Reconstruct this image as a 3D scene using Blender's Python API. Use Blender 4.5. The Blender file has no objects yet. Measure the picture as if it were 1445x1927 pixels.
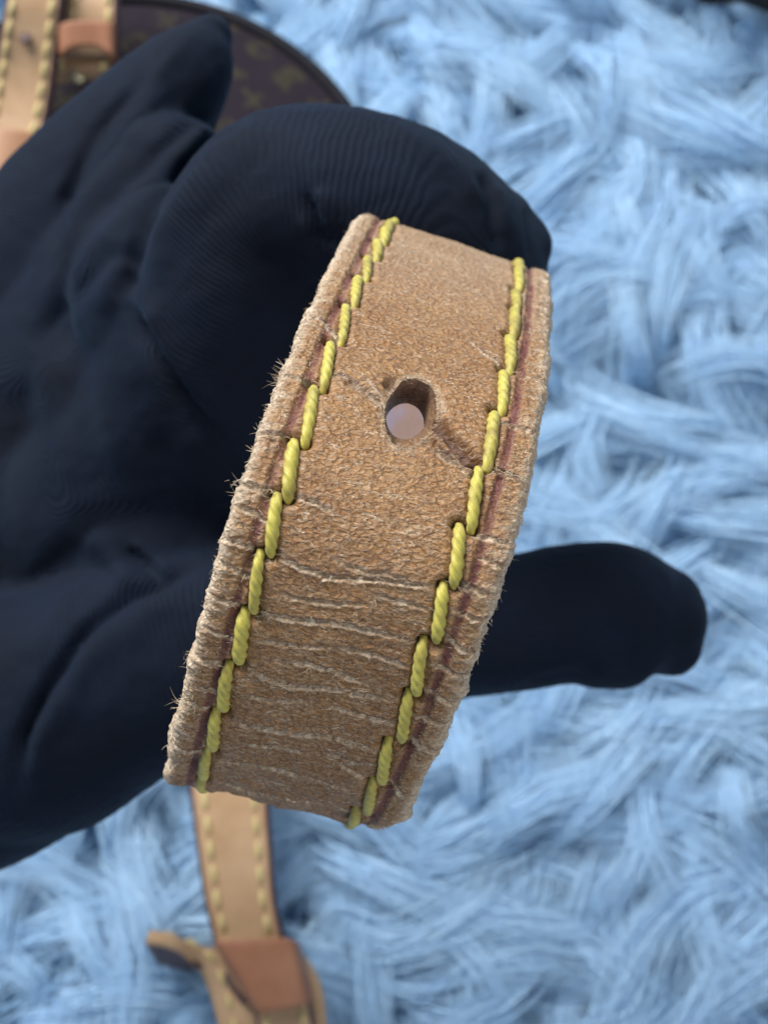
import bpy, math, random
import numpy as np
from mathutils import Matrix, Vector

random.seed(7)
rng = np.random.default_rng(7)
S = bpy.context.scene
R = math.radians

# ------------------------------------------------------------------ camera (1 unit = 1 cm)
F = 2408.0                      # photo pixels per unit of tangent
CX, CY = 722.5, 963.5
cam_d = bpy.data.cameras.new('camera')
cam = bpy.data.objects.new('camera', cam_d)
S.collection.objects.link(cam)
cam.location = (0, 0, 38)
cam.rotation_euler = (R(12), 0, 0)
cam_d.sensor_fit = 'HORIZONTAL'
cam_d.sensor_width = 36
cam_d.lens = 36 * F / 1445.0
cam_d.clip_start = 0.1
cam_d.clip_end = 500
cam_d.dof.use_dof = True
cam_d.dof.focus_distance = 10.6
cam_d.dof.aperture_fstop = cam_d.lens * 0.001 / 0.110
S.camera = cam
CM = Matrix.Translation((0, 0, 38)) @ Matrix.Rotation(R(12), 4, 'X')
CMn = np.array(CM)

# ------------------------------------------------------------------ light
world = bpy.data.worlds.new("World")
S.world = world
world.use_nodes = True
bg = world.node_tree.nodes['Background']
bg.inputs[0].default_value = (0.58, 0.74, 0.96, 1)
bg.inputs[1].default_value = 0.34

def area(name, loc_cam, target_cam, size, power, col):
    l = bpy.data.lights.new(name, 'AREA')
    l.shape = 'RECTANGLE'
    l.size = size[0]; l.size_y = size[1]
    l.energy = power
    l.color = col
    o = bpy.data.objects.new(name, l)
    S.collection.objects.link(o)
    a = CM @ Vector(loc_cam); b = CM @ Vector(target_cam)
    o.location = a
    o.rotation_euler = (b - a).to_track_quat('-Z', 'Y').to_euler()
    return o
area('window_light', (-34, 62, 18), (0, 0, -14), (44, 44), 118000, (1.0, 0.98, 0.95))
area('fill_light', (40, -30, 34), (0, 0, -14), (44, 44), 15500, (1.0, 0.95, 0.88))  # added fill lamp, lifts the lower end of the strap
S.view_settings.view_transform = 'Standard'
S.view_settings.look = 'None'
S.view_settings.exposure = 0
S.view_settings.gamma = 1

# ------------------------------------------------------------------ helpers
def Pn(px, py, d):
    """pixel(s) of the photograph at distance d (cm) -> world"""
    px = np.asarray(px, float); py = np.asarray(py, float); d = np.asarray(d, float)
    c = np.stack([(px - CX) / F * d, -(py - CY) / F * d, -d * np.ones_like(px)], -1)
    return c @ CMn[:3, :3].T + CMn[:3, 3]

def P(px, py, d):
    return Vector(Pn(px, py, d))

def G(px, py, z):
    """pixel -> world point at height z above the rug base"""
    o = np.array([0, 0, 38.0]); v = Pn(px, py, 1.0) - o
    t = (z - 38.0) / v[..., 2]
    return o + v * t[..., None] if np.ndim(t) else o + v * t

def to_px(p):
    inv = np.linalg.inv(CMn)
    c = p @ inv[:3, :3].T + inv[:3, 3]
    d = -c[..., 2]
    return CX + c[..., 0] / d * F, CY - c[..., 1] / d * F, d

def mesh_np(name, v, faces_list, mat, parent=None, smooth=True, attrs=None, uv=None):
    """v Nx3; faces_list: list of int arrays (Mx3 or Mx4)"""
    me = bpy.data.meshes.new(name)
    v = np.asarray(v, np.float32)
    me.vertices.add(len(v))
    me.vertices.foreach_set('co', v.ravel())
    loops = np.concatenate([np.asarray(f).ravel() for f in faces_list]).astype(np.int32)
    tot = np.concatenate([np.full(len(f), np.asarray(f).shape[1]) for f in faces_list]).astype(np.int32)
    st = np.concatenate([[0], np.cumsum(tot)[:-1]]).astype(np.int32)
    me.loops.add(len(loops)); me.loops.foreach_set('vertex_index', loops)
    me.polygons.add(len(tot)); me.polygons.foreach_set('loop_start', st)
    me.update(calc_edges=True)
    me.validate()
    me.polygons.foreach_set('use_smooth', np.full(len(me.polygons), smooth))
    for k, a in (attrs or {}).items():
        at = me.attributes.new(k, 'FLOAT', 'POINT')
        at.data.foreach_set('value', np.asarray(a, np.float32))
    if uv is not None:
        at = me.attributes.new('surf', 'FLOAT_VECTOR', 'POINT')
        at.data.foreach_set('vector', np.asarray(uv, np.float32).ravel())
    if mat: me.materials.append(mat)
    o = bpy.data.objects.new(name, me)
    S.collection.objects.link(o)
    if parent: o.parent = parent
    return o

def empty(name, label, cat, group=None):
    o = bpy.data.objects.new(name, None)
    S.collection.objects.link(o)
    o['label'] = label; o['category'] = cat
    if group: o['group'] = group
    o.empty_display_size = 0.5
    return o

def grid_faces(n, m, close_m=False, keep=None, off=0):
    i = np.arange(n - 1)[:, None]
    j = np.arange(m if close_m else m - 1)[None, :]
    j2 = (j + 1) % m
    a = i * m + j; b = i * m + j2; c = (i + 1) * m + j2; d = (i + 1) * m + j
    f = np.stack([a, b, c, d], -1)
    if keep is not None: f = f[keep]
    return f.reshape(-1, 4) + off

def catmull(pts, n):
    pts = np.asarray(pts, float)
    ext = np.vstack([2 * pts[0] - pts[1], pts, 2 * pts[-1] - pts[-2]])
    seg = np.sqrt(np.linalg.norm(np.diff(ext[:, :3], axis=0), axis=1)) + 1e-9
    t = np.concatenate([[0], np.cumsum(seg)])
    out = []
    q = np.linspace(t[1], t[-2] - 1e-9, n)
    k = np.clip(np.searchsorted(t, q, side='right') - 1, 1, len(pts) - 1)
    for qq, kk in zip(q, k):
        t0, t1, t2, t3 = t[kk - 1:kk + 3]; p0, p1, p2, p3 = ext[kk - 1:kk + 3]
        A1 = (t1 - qq) / (t1 - t0) * p0 + (qq - t0) / (t1 - t0) * p1
        A2 = (t2 - qq) / (t2 - t1) * p1 + (qq - t1) / (t2 - t1) * p2
        A3 = (t3 - qq) / (t3 - t2) * p2 + (qq - t2) / (t3 - t2) * p3
        B1 = (t2 - qq) / (t2 - t0) * A1 + (qq - t0) / (t2 - t0) * A2
        B2 = (t3 - qq) / (t3 - t1) * A2 + (qq - t1) / (t3 - t1) * A3
        out.append((t2 - qq) / (t2 - t1) * B1 + (qq - t1) / (t2 - t1) * B2)
    return np.array(out)

def gsmooth(a, sig):
    n = int(sig * 3) + 1
    k = np.exp(-0.5 * (np.arange(-n, n + 1) / sig) ** 2); k /= k.sum()
    lo = 2 * a[:1] - a[1:n + 1][::-1]; hi = 2 * a[-1:] - a[-n - 1:-1][::-1]
    e = np.concatenate([lo, a, hi])
    return np.stack([np.convolve(e[:, c], k, 'valid') for c in range(a.shape[1])], 1)

def hash2(ix, iy, s):
    h = (ix.astype(np.int64) * 374761393 + iy.astype(np.int64) * 668265263 + s * 974711) & 0x7fffffff
    h = ((h ^ (h >> 13)) * 1274126177) & 0x7fffffff
    return ((h ^ (h >> 16)) & 0xffff) / 65535.0

def vnoise(x, y, s=0):
    ix = np.floor(x); iy = np.floor(y); fx = x - ix; fy = y - iy
    fx = fx * fx * (3 - 2 * fx); fy = fy * fy * (3 - 2 * fy)
    a = hash2(ix, iy, s); b = hash2(ix + 1, iy, s); c = hash2(ix, iy + 1, s); d = hash2(ix + 1, iy + 1, s)
    return (a * (1 - fx) + b * fx) * (1 - fy) + (c * (1 - fx) + d * fx) * fy

def fbm(x, y, s=0, o=4, g=0.5):
    r = 0; a = 1; t = 0
    for k in range(o):
        r = r + a * vnoise(x * 2 ** k + 17.3 * k, y * 2 ** k - 9.1 * k, s + k); t += a; a *= g
    return r / t

def worley(x, y, s=0):
    ix = np.floor(x); iy = np.floor(y)
    f1 = np.full(x.shape, 9.0); f2 = np.full(x.shape, 9.0)
    for dx in (-1, 0, 1):
        for dy in (-1, 0, 1):
            cx = ix + dx; cy = iy + dy
            px = cx + hash2(cx, cy, s); py = cy + hash2(cx, cy, s + 5)
            d = np.hypot(px - x, py - y)
            f2 = np.where(d < f1, f1, np.minimum(f2, d)); f1 = np.minimum(f1, d)
    return f1, f2

def seg_dist(x, y, poly):
    """distance to polyline and parameter along it (0..1)"""
    best = np.full(np.shape(x), 1e9); par = np.zeros(np.shape(x)); sgn = np.zeros(np.shape(x))
    poly = np.asarray(poly, float); n = len(poly) - 1
    for k in range(n):
        (x0, y0), (x1, y1) = poly[k][:2], poly[k + 1][:2]
        dx, dy = x1 - x0, y1 - y0; L = dx * dx + dy * dy + 1e-12
        t = np.clip(((x - x0) * dx + (y - y0) * dy) / L, 0, 1)
        d = np.hypot(x - x0 - t * dx, y - y0 - t * dy)
        m = d < best
        par = np.where(m, (k + t) / n, par)
        sgn = np.where(m, np.sign((x - x0) * dy - (y - y0) * dx), sgn)
        best = np.where(m, d, best)
    return best, par, sgn

# ------------------------------------------------------------------ materials
class NT:
    def __init__(s, name):
        s.m = bpy.data.materials.new(name); s.m.use_nodes = True
        s.t = s.m.node_tree; s.n = s.t.nodes; s.b = s.n['Principled BSDF']
    def new(s, typ, **kw):
        nd = s.n.new(typ)
        for k, v in kw.items(): setattr(nd, k, v)
        return nd
    def link(s, a, b): s.t.links.new(a, b)
    def setv(s, nd, i, v):
        if hasattr(v, 'is_linked') or isinstance(v, bpy.types.NodeSocket): s.link(v, nd.inputs[i])
        else: nd.inputs[i].default_value = v
    def attr(s, name, out='Fac'):
        a = s.new('ShaderNodeAttribute', attribute_name=name); return a.outputs[out]
    def coord(s, out='Object'):
        return s.new('ShaderNodeTexCoord').outputs[out]
    def noise(s, vec, scale, detail=4, rough=0.5, dist=0.0, stretch=None):
        if stretch is not None:
            mp = s.new('ShaderNodeMapping'); s.link(vec, mp.inputs[0]); mp.inputs['Scale'].default_value = stretch; vec = mp.outputs[0]
        n = s.new('ShaderNodeTexNoise'); s.link(vec, n.inputs['Vector'])
        n.inputs['Scale'].default_value = scale; n.inputs['Detail'].default_value = detail
        n.inputs['Roughness'].default_value = rough; n.inputs['Distortion'].default_value = dist
        return n.outputs['Fac']
    def ramp(s, fac, a, b):
        n = s.new('ShaderNodeMapRange'); s.link(fac, n.inputs[0]); n.inputs[1].default_value = a; n.inputs[2].default_value = b
        return n.outputs[0]
    def mix(s, f, a, b):
        n = s.new('ShaderNodeMix', data_type='RGBA'); s.setv(n, 0, f)
        for i, v in ((6, a), (7, b)):
            if isinstance(v, tuple): n.inputs[i].default_value = (*v, 1)
            else: s.link(v, n.inputs[i])
        return n.outputs[2]
    def math(s, op, a, b=0.0):
        n = s.new('ShaderNodeMath', operation=op); s.setv(n, 0, a); s.setv(n, 1, b); return n.outputs[0]
    def bump(s, h, strength, dist, prev=None):
        n = s.new('ShaderNodeBump'); s.link(h, n.inputs['Height']); n.inputs['Strength'].default_value = strength
        n.inputs['Distance'].default_value = dist
        if prev is not None: s.link(prev, n.inputs['Normal'])
        return n.outputs[0]
    def out(s, col=None, rough=None, nrm=None, **kw):
        if col is not None: s.setv(s.b, 'Base Color', (*col, 1) if isinstance(col, tuple) else col)
        if rough is not None: s.setv(s.b, 'Roughness', rough)
        if nrm is not None: s.link(nrm, s.b.inputs['Normal'])
        for k, v in kw.items(): s.b.inputs[k].default_value = v
        return s.m

def mat_leather():
    t = NT('worn_tan_leather')
    uv = t.attr('surf', 'Vector')
    big = t.noise(uv, 1.1, 4, 0.6)
    mid = t.noise(uv, 9, 5, 0.65, stretch=(1.0, 1.7, 1))
    fine = t.noise(uv, 25, 5, 0.7, 0.6, stretch=(1.5, 0.8, 1))
    spark = t.noise(uv, 32, 3, 0.6, 1.2, stretch=(1.6, 0.6, 1))
    c = t.mix(t.ramp(big, 0.3, 0.7), (0.335, 0.152, 0.043), (0.49, 0.255, 0.088))
    c = t.mix(t.math('MULTIPLY', t.ramp(mid, 0.42, 0.72), 0.5), c, (0.29, 0.135, 0.055))
    c = t.mix(t.math('MULTIPLY', t.ramp(fine, 0.52, 0.70), 0.45), c, (0.66, 0.46, 0.27))
    c = t.mix(t.math('MULTIPLY', t.ramp(spark, 0.45, 0.36), 0.85), c, (0.13, 0.055, 0.028))
    c = t.mix(t.math('MULTIPLY', t.attr('grain'), 0.35), c, (0.17, 0.075, 0.032))
    def lines(scale, st, w, seed):
        mp = t.new('ShaderNodeMapping'); t.link(uv, mp.inputs[0]); mp.inputs['Location'].default_value = (seed, seed * 2, 0)
        n_ = t.noise(mp.outputs[0], scale, 3, 0.55, 0.7, stretch=st)
        return t.ramp(t.math('ABSOLUTE', t.math('SUBTRACT', n_, 0.5)), w, w * 0.25)
    l1 = lines(17, (1.25, 0.7, 1), 0.020, 1.3); l2 = lines(9.5, (1.6, 0.45, 1), 0.014, 7.7)
    gate = t.ramp(t.noise(uv, 5, 3, 0.6), 0.36, 0.6)
    wn = t.new('ShaderNodeTexNoise'); t.link(uv, wn.inputs['Vector']); wn.inputs['Scale'].default_value = 12
    va = t.new('ShaderNodeVectorMath', operation='MULTIPLY_ADD'); t.link(wn.outputs['Color'], va.inputs[0]); va.inputs[1].default_value = (0.05, 0.06, 0); t.link(uv, va.inputs[2])
    vm = t.new('ShaderNodeMapping'); t.link(va.outputs[0], vm.inputs[0]); vm.inputs['Scale'].default_value = (1.25, 0.8, 1)
    vo = t.new('ShaderNodeTexVoronoi', feature='DISTANCE_TO_EDGE'); t.link(vm.outputs[0], vo.inputs['Vector']); vo.inputs['Scale'].default_value = 17
    peb = vo.outputs['Distance']
    pit = t.math('MULTIPLY', t.ramp(peb, 0.16, 0.02), t.ramp(t.noise(uv, 13, 3, 0.6), 0.38, 0.58))
    c = t.mix(t.math('MULTIPLY', pit, 0.62), c, (0.10, 0.042, 0.018))
    l2 = t.math('MULTIPLY', l2, gate)
    c = t.mix(t.math('MULTIPLY', l1, 0.40), c, (0.72, 0.54, 0.36))
    c = t.mix(t.math('MULTIPLY', l2, 0.9), c, (0.82, 0.66, 0.48))
    fib = t.noise(uv, 40, 6, 0.75, 0.8, stretch=(1.3, 0.5, 1))
    w = t.attr('wear')
    wf = t.math('MULTIPLY', w, t.ramp(fib, 0.30, 0.62)); 
    pale = t.mix(t.ramp(t.noise(uv, 22, 5, 0.7), 0.35, 0.65), (0.58, 0.45, 0.31), (0.95, 0.84, 0.66))
    c = t.mix(wf, c, pale)
    mar = t.math('MULTIPLY', t.attr('maroon'), t.ramp(t.noise(uv, 16, 5, 0.7, stretch=(1.5, 0.7, 1)), 0.22, 0.45))
    c = t.mix(mar, c, (0.17, 0.05, 0.042))
    c = t.mix(t.attr('dark'), c, (0.10, 0.045, 0.03))  # shade in cracks and holes, painted into the colour
    n = t.bump(fine, 0.7, 0.02)
    n = t.bump(t.math('MAXIMUM', l1, l2), 0.5, 0.010, n)
    n = t.bump(t.math('MINIMUM', peb, 0.3), 0.75, 0.045, n)
    n = t.bump(spark, 0.7, 0.014, n)
    return t.out(c, t.ramp(fine, -0.30, 1.25), n, **{'Specular IOR Level': 0.55})

def mat_thread(name, a, b):
    t = NT(name)
    uv = t.attr('surf', 'Vector')
    f = t.noise(uv, 30, 4, 0.6, stretch=(0.35, 3.0, 1))
    o = t.noise(t.coord(), 3.0, 3, 0.6)
    c = t.mix(t.ramp(f, 0.3, 0.75), a, b)
    c = t.mix(t.math('MULTIPLY', t.ramp(o, 0.45, 0.68), 0.6), c, (0.24, 0.17, 0.04))
    return t.out(c, 0.38, t.bump(f, 0.6, 0.012), **{'Specular IOR Level': 0.5, 'Sheen Weight': 0.15})

def mat_fibre():
    t = NT('pale_leather_fibre')
    f = t.noise(t.coord(), 6, 3, 0.6)
    return t.out(t.mix(t.ramp(f, 0.35, 0.65), (0.46, 0.33, 0.21), (0.80, 0.68, 0.51)), 0.8, None, **{'Specular IOR Level': 0.15})

def mat_flesh():
    t = NT('strap_lining_leather')
    f = t.noise(t.coord(), 14, 5, 0.7)
    g = t.noise(t.coord(), 2.6, 2, 0.5)
    return t.out(t.mix(t.ramp(g, 0.50, 0.66), t.mix(t.ramp(f, 0.3, 0.7), (0.90, 0.60, 0.48), (0.95, 0.72, 0.60)), (0.86, 0.74, 0.84)), 0.85, t.bump(f, 0.4, 0.02), **{'Specular IOR Level': 0.15})

def mat_glove():
    t = NT('black_stretch_glove_fabric')
    rib = t.attr('rib')
    co = t.coord()
    wob = t.math('MULTIPLY', t.noise(co, 2.2, 3, 0.5), 0.10)
    ph = t.math('MULTIPLY', t.math('ADD', rib, wob), 2 * math.pi / 0.062)
    w = t.math('SINE', ph)
    micro = t.noise(co, 38, 4, 0.7)
    h = t.math('ADD', t.math('MULTIPLY', w, 0.5), micro)
    patch = t.noise(co, 0.7, 4, 0.6)
    c = t.mix(t.ramp(patch, 0.3, 0.7), (0.0018, 0.0037, 0.0095), (0.0040, 0.0088, 0.022))
    c = t.mix(t.math('MULTIPLY', t.ramp(micro, 0.52, 0.75), 0.4), c, (0.012, 0.022, 0.045))
    n = t.bump(t.noise(co, 1.3, 3, 0.55, 0.4), 0.25, 0.14)
    n = t.bump(h, 0.45, 0.018, n)
    return t.out(c, 0.8, n, **{'Specular IOR Level': 0.16, 'Sheen Weight': 0.06, 'Sheen Roughness': 0.5, 'Sheen Tint': (0.35, 0.6, 1.0, 1)})

def mat_fur():
    t = NT('pale_blue_faux_fur')
    co = t.coord()
    f = t.noise(co, 0.35, 3, 0.6)
    g = t.noise(co, 3.0, 3, 0.6)
    c = t.mix(t.ramp(f, 0.3, 0.7), (0.47, 0.71, 0.95), (0.57, 0.79, 0.98))
    c = t.mix(t.math('MULTIPLY', t.ramp(g, 0.5, 0.8), 0.35), c, (0.66, 0.84, 0.985))
    return t.out(c, 0.5, None, **{'Specular IOR Level': 0.2})

def simple(name, a, b, scale, rough, bump=0.3, bd=0.02, spec=0.4, **kw):
    t = NT(name); co = t.coord()
    f = t.noise(co, scale, 5, 0.6)
    return t.out(t.mix(t.ramp(f, 0.3, 0.7), a, b), rough, t.bump(f, bump, bd), **{'Specular IOR Level': spec, **kw})

M_leather = mat_leather()
M_thread = mat_thread('yellow_green_waxed_thread', (0.40, 0.335, 0.030), (0.76, 0.67, 0.15))
M_fibre = mat_fibre()
M_flesh = mat_flesh()
M_glove = mat_glove()
M_fur = mat_fur()
M_under = simple('shade_toned_under_fur', (0.34, 0.55, 0.76), (0.42, 0.63, 0.83), 0.5, 0.7, 0, 0.01)  # darker than the pile: shade between tufts put into the colour
M_back = simple('rug_backing_cloth', (0.16, 0.24, 0.32), (0.2, 0.30, 0.4), 3, 0.9)  # greyed as well, for the shade in the gaps
M_tan = simple('smooth_tan_leather', (0.42, 0.26, 0.14), (0.54, 0.36, 0.215), 1.2, 0.5)
M_tan_edge = simple('dark_leather_edge', (0.06, 0.035, 0.04), (0.10, 0.05, 0.05), 3, 0.6)
M_keeper = simple('reddish_brown_leather', (0.30, 0.125, 0.065), (0.38, 0.175, 0.095), 1.5, 0.5)
M_thread2 = simple('faded_yellow_thread', (0.55, 0.44, 0.19), (0.66, 0.55, 0.27), 4, 0.6)
M_brass = simple('brass', (0.72, 0.60, 0.34), (0.8, 0.68, 0.42), 3, 0.25, 0.05, 0.01, 0.5, Metallic=1.0)
M_piping = simple('dark_piping', (0.006, 0.007, 0.012), (0.014, 0.013, 0.018), 3, 0.7, spec=0.2)
M_black = simple('black_fleece', (0.006, 0.008, 0.014), (0.014, 0.018, 0.028), 5, 0.8, 0.6, 0.05)

# ------------------------------------------------------------------ the strap in the foreground
pairs = [  # left stitch row px, right stitch row px, distance
    # hidden leg behind the top
    ((640, 880), (832, 930), 17.6),
    ((690, 730), (884, 784), 17.8),
    ((708, 650), (900, 710), 17.5),
    ((724, 560), (925, 624), 16.5),
    ((736, 482), (952, 552), 15.6),
    ((744, 430), (968, 502), 14.8),
    ((742, 416), (970, 491), 14.1),
    ((715, 460), (975, 541), 13.0),
    ((673, 545), (968, 625), 11.85),
    ((630, 650), (951, 735), 10.95),
    ((592, 755), (930, 840), 10.4),
    ((548, 880), (897, 958), 10.1),
    ((513, 1000), (862, 1080), 10.0),
    ((482, 1105), (828, 1185), 10.12),
    ((451, 1213), (793, 1288), 10.35),
    ((424, 1303), (762, 1376), 10.65),
    ((400, 1386), (724, 1460), 11.05),
    ((386, 1447), (692, 1521), 11.6),
    ((379, 1484), (670, 1549), 12.2),
    ((384, 1478), (655, 1545), 12.9),
    ((400, 1420), (650, 1480), 13.8),
    ((436, 1310), (660, 1372), 14.8),
    ((500, 1160), (700, 1225), 15.8),
]
HALF = 0.75
Lp = np.array([Pn(l[0], l[1], d) for l, r, d in pairs])
Rp = np.array([Pn(r[0], r[1], d) for l, r, d in pairs])
both = catmull(np.hstack([(Lp + Rp) / 2, (Rp - Lp)]), 4000)
Cc = gsmooth(both[:, :3], 70); Wc = gsmooth(both[:, 3:], 120)
Wc = Wc / np.linalg.norm(Wc, axis=1)[:, None]
arc = np.concatenate([[0], np.cumsum(np.linalg.norm(np.diff(Cc, axis=0), axis=1))])
def at_arc(a, arr):
    return np.stack([np.interp(a, arc, arr[:, k]) for k in range(3)], -1)
Tc = np.gradient(Cc, arc, axis=0); Tc /= np.linalg.norm(Tc, axis=1)[:, None]
Tc = gsmooth(Tc, 30); Tc /= np.linalg.norm(Tc, axis=1)[:, None]
Nc = np.cross(Tc, Wc); Nc /= np.linalg.norm(Nc, axis=1)[:, None]
mid = len(Nc) // 2
if np.dot(Nc[mid], np.array(cam.location) - Cc[mid]) < 0: Nc = -Nc
def arc_of(k):      # arc length nearest to control pair k
    m = (Lp[k] + Rp[k]) / 2
    return arc[np.argmin(np.linalg.norm(Cc - m, axis=1))]
A_top = arc_of(6) - 0.9; A_bot = arc_of(18) + 0.9
# flat parameter lookup: px -> (a, b)
ga = np.linspace(arc_of(6) - 0.1, arc_of(18) + 0.15, 900)
gb = np.linspace(-1.2, 1.2, 240)
_p = at_arc(ga, Cc)[:, None] + gb[None, :, None] * at_arc(ga, Wc)[:, None]
_px, _py, _ = to_px(_p)
def ab(px, py):
    k = np.argmin((_px - px) ** 2 + (_py - py) ** 2)
    i, j = np.unravel_index(k, _px.shape)
    return ga[i], gb[j]
def abl(pl): return [ab(*p) for p in pl]

left_st = [((746,406),(742,420)),((738,410),(731,437)),((726,428),(724,456)),((710,448),(711,486)),((693,478),(692,524)),((676,515),(670,571)),((652,567),(644,641)),
           ((623,637),(611,729)),((591,721),(576,832)),((552,825),(542,939)),((521,932),(508,1046)),((488,1043),(477,1157)),
           ((457,1155),(449,1253)),((428,1257),(420,1342)),((404,1344),(399,1417)),((389,1418),(383,1470)),((380,1466),(378,1490))]
right_st = [((971,484),(979,512)),((975,504),(978,544)),((969,542),(974,582)),((967,577),(969,630)),((959,626),(962,694)),((949,692),(948,772)),
            ((931,768),(920,876)),((901,877),(889,995)),((864,988),(854,1104)),((833,1101),(821,1213)),((795,1210),(784,1313)),
            ((767,1308),(755,1403)),((728,1398),(719,1481)),((701,1473),(691,1536)),((669,1525),(662,1558))]
st_ab = []
for row, sg in ((left_st, -1), (right_st, 1)):
    for t_, b_ in row:
        st_ab.append((ab(*t_), ab(*b_), sg))

creases = [  # px polylines, strength, lip width
    ([(615, 700), (655, 714), (690, 735), (722, 768)], 1.5),
    ([(690, 712), (716, 742), (730, 770)], 0.9),
    ([(812, 838), (846, 866), (880, 892)], 1.2),
    ([(900, 884), (940, 884), (975, 898), (996, 920)], 3.0),
    ([(556, 932), (590, 945), (622, 966)], 1.3),
    ([(522, 1046), (565, 1068), (621, 1087), (700, 1090), (770, 1100), (822, 1106)], 1.5),
    ([(640, 1060), (700, 1078), (780, 1090)], 0.8),
    ([(492, 1157), (540, 1166), (603, 1171), (690, 1186), (783, 1208)], 1.3),
    ([(500, 1180), (560, 1190), (640, 1196)], 0.6),
    ([(502, 1243), (560, 1250), (620, 1262), (696, 1291)], 1.1),
    ([(465, 1256), (505, 1280), (551, 1294), (640, 1300), (744, 1320)], 1.6),
    ([(437, 1358), (490, 1368), (551, 1379), (620, 1386), (706, 1412)], 1.6),
    ([(418, 1434), (480, 1440), (551, 1456), (600, 1470), (668, 1486)], 1.9),
    ([(470, 1470), (540, 1482)], 0.8),
    ([(589, 1509), (630, 1522), (672, 1532)], 1.1),
    ([(640, 1440), (690, 1470)], 0.9),
    ([(840, 1090), (880, 1108), (920, 1120)], 1.3), ([(835, 1200), (870, 1222), (905, 1232)], 1.6),
    ([(800, 1296), (840, 1322), (862, 1330)], 1.0), ([(768, 1392), (800, 1412), (832, 1424)], 1.3), ([(730, 1470), (760, 1500), (790, 1508)], 1.1),
    ([(880, 1000), (930, 1018), (962, 1026)], 1.0), ([(935, 790), (980, 806), (1015, 812)], 1.2), ([(955, 700), (1000, 712), (1032, 714)], 0.7),
    ([(430, 900), (478, 918), (520, 934)], 1.6), ([(480, 812), (530, 818), (560, 836)], 1.3), ([(415, 1010), (450, 1024), (490, 1040)], 1.2),
    ([(385, 1120), (420, 1130), (462, 1152)], 1.0), ([(345, 1236), (385, 1246), (430, 1262)], 1.6), ([(335, 1316), (370, 1330), (405, 1345)], 1.2),
    ([(315, 1400), (350, 1412), (388, 1420)], 1.3), ([(585, 596), (610, 608), (642, 640)], 1.4), ([(520, 700), (560, 712), (600, 722)], 1.0),
    ([(375, 1180), (410, 1196), (440, 1206)], 0.8), ([(560, 1110), (640, 1122), (720, 1140)], 0.5), ([(470, 1320), (560, 1336), (660, 1352)], 0.5),
    ([(530, 1122), (600, 1136), (690, 1140)], 0.7), ([(700, 1118), (760, 1136), (815, 1150)], 0.8), ([(480, 1206), (560, 1218), (620, 1222)], 0.7),
    ([(640, 1218), (710, 1236), (775, 1256)], 0.9), ([(455, 1310), (520, 1322), (590, 1322)], 0.7), ([(620, 1330), (690, 1350), (745, 1362)], 0.9),
    ([(440, 1396), (520, 1404), (600, 1420)], 0.8), ([(610, 1420), (660, 1436), (710, 1440)], 0.8), ([(540, 1020), (600, 1030), (650, 1046)], 0.6),
    ([(700, 1020), (780, 1040), (850, 1046)], 0.6), ([(410, 1470), (470, 1492), (540, 1500), (600, 1524)], 1.4), ([(850, 1150), (890, 1166), (925, 1170)], 1.0),
    ([(815, 1250), (850, 1266), (885, 1276)], 1.0), ([(775, 1345), (815, 1362), (850, 1370)], 1.0), ([(360, 1290), (390, 1300), (415, 1306)], 1.0),
    ([(400, 1060), (440, 1075), (478, 1090)], 1.0), ([(445, 955), (480, 965), (505, 985)], 0.9), ([(900, 1050), (930, 1064), (950, 1068)], 0.9),
    ([(640, 640), (700, 655), (760, 662)], 0.35), ([(880, 640), (915, 668), (948, 690)], 0.8), ([(900, 740), (935, 748)], 0.5),
]
creases_ab = [(abl(p), s) for p, s in creases if s > 0.65]
h_a, h_b = ab(776, 767)
def _back():
    A_, B_ = np.meshgrid(np.linspace(h_a - 0.4, h_a + 0.4, 160), np.linspace(h_b - 0.4, h_b + 0.4, 160), indexing='ij')
    q = at_arc(A_, Cc) + B_[..., None] * at_arc(A_, Wc) - 0.40 * at_arc(A_, Nc)
    x, y, _ = to_px(q); i, j = np.unravel_index(np.argmin((x - 760) ** 2 + (y - 802) ** 2), x.shape)
    return A_[i, j], B_[i, j]
k_a, k_b = _back()

def crease_fields(a, b):
    """height, wear and painted shade of the cracks"""
    h = np.zeros_like(a); w = np.zeros_like(a); dk = np.zeros_like(a)
    wa = a + 0.035 * (fbm(a * 4, b * 5, 31, 4) - 0.5) + 0.03 * (vnoise(a * 20, b * 28, 35) - 0.5)
    for pl, s in creases_ab:
        arr = np.array(pl)
        m = (a > arr[:, 0].min() - 0.3) & (a < arr[:, 0].max() + 0.3) & (b > arr[:, 1].min() - 0.3) & (b < arr[:, 1].max() + 0.3)
        if not m.any(): continue
        d, par, sg = seg_dist(wa[m], b[m], pl)
        fade = np.clip(np.minimum(par, 1 - par) * 7, 0.25, 1)
        rough = 0.35 + 1.1 * vnoise(b[m] * 26, a[m] * 26, 51)
        groove = np.exp(-(d / (0.010 + 0.004 * s)) ** 2)
        lip = np.exp(-((d - 0.022 - 0.005 * s) / 0.015) ** 2)
        h[m] += s * fade * (-0.026 * groove + 0.009 * lip * rough * np.where(sg > 0, 1.0, 0.45))
        w[m] = np.maximum(w[m], np.clip(1.0 * s, 0, 1.2) * fade * np.exp(-((d - 0.010) / (0.011 + 0.005 * s)) ** 2) * rough)
        dk[m] = np.maximum(dk[m], 0.75 * min(1.0, s) * fade * np.exp(-(((d * sg) + 0.026) / 0.011) ** 2))  # dark line along one side: painted shadow under the lip
    return h, w, dk

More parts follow.
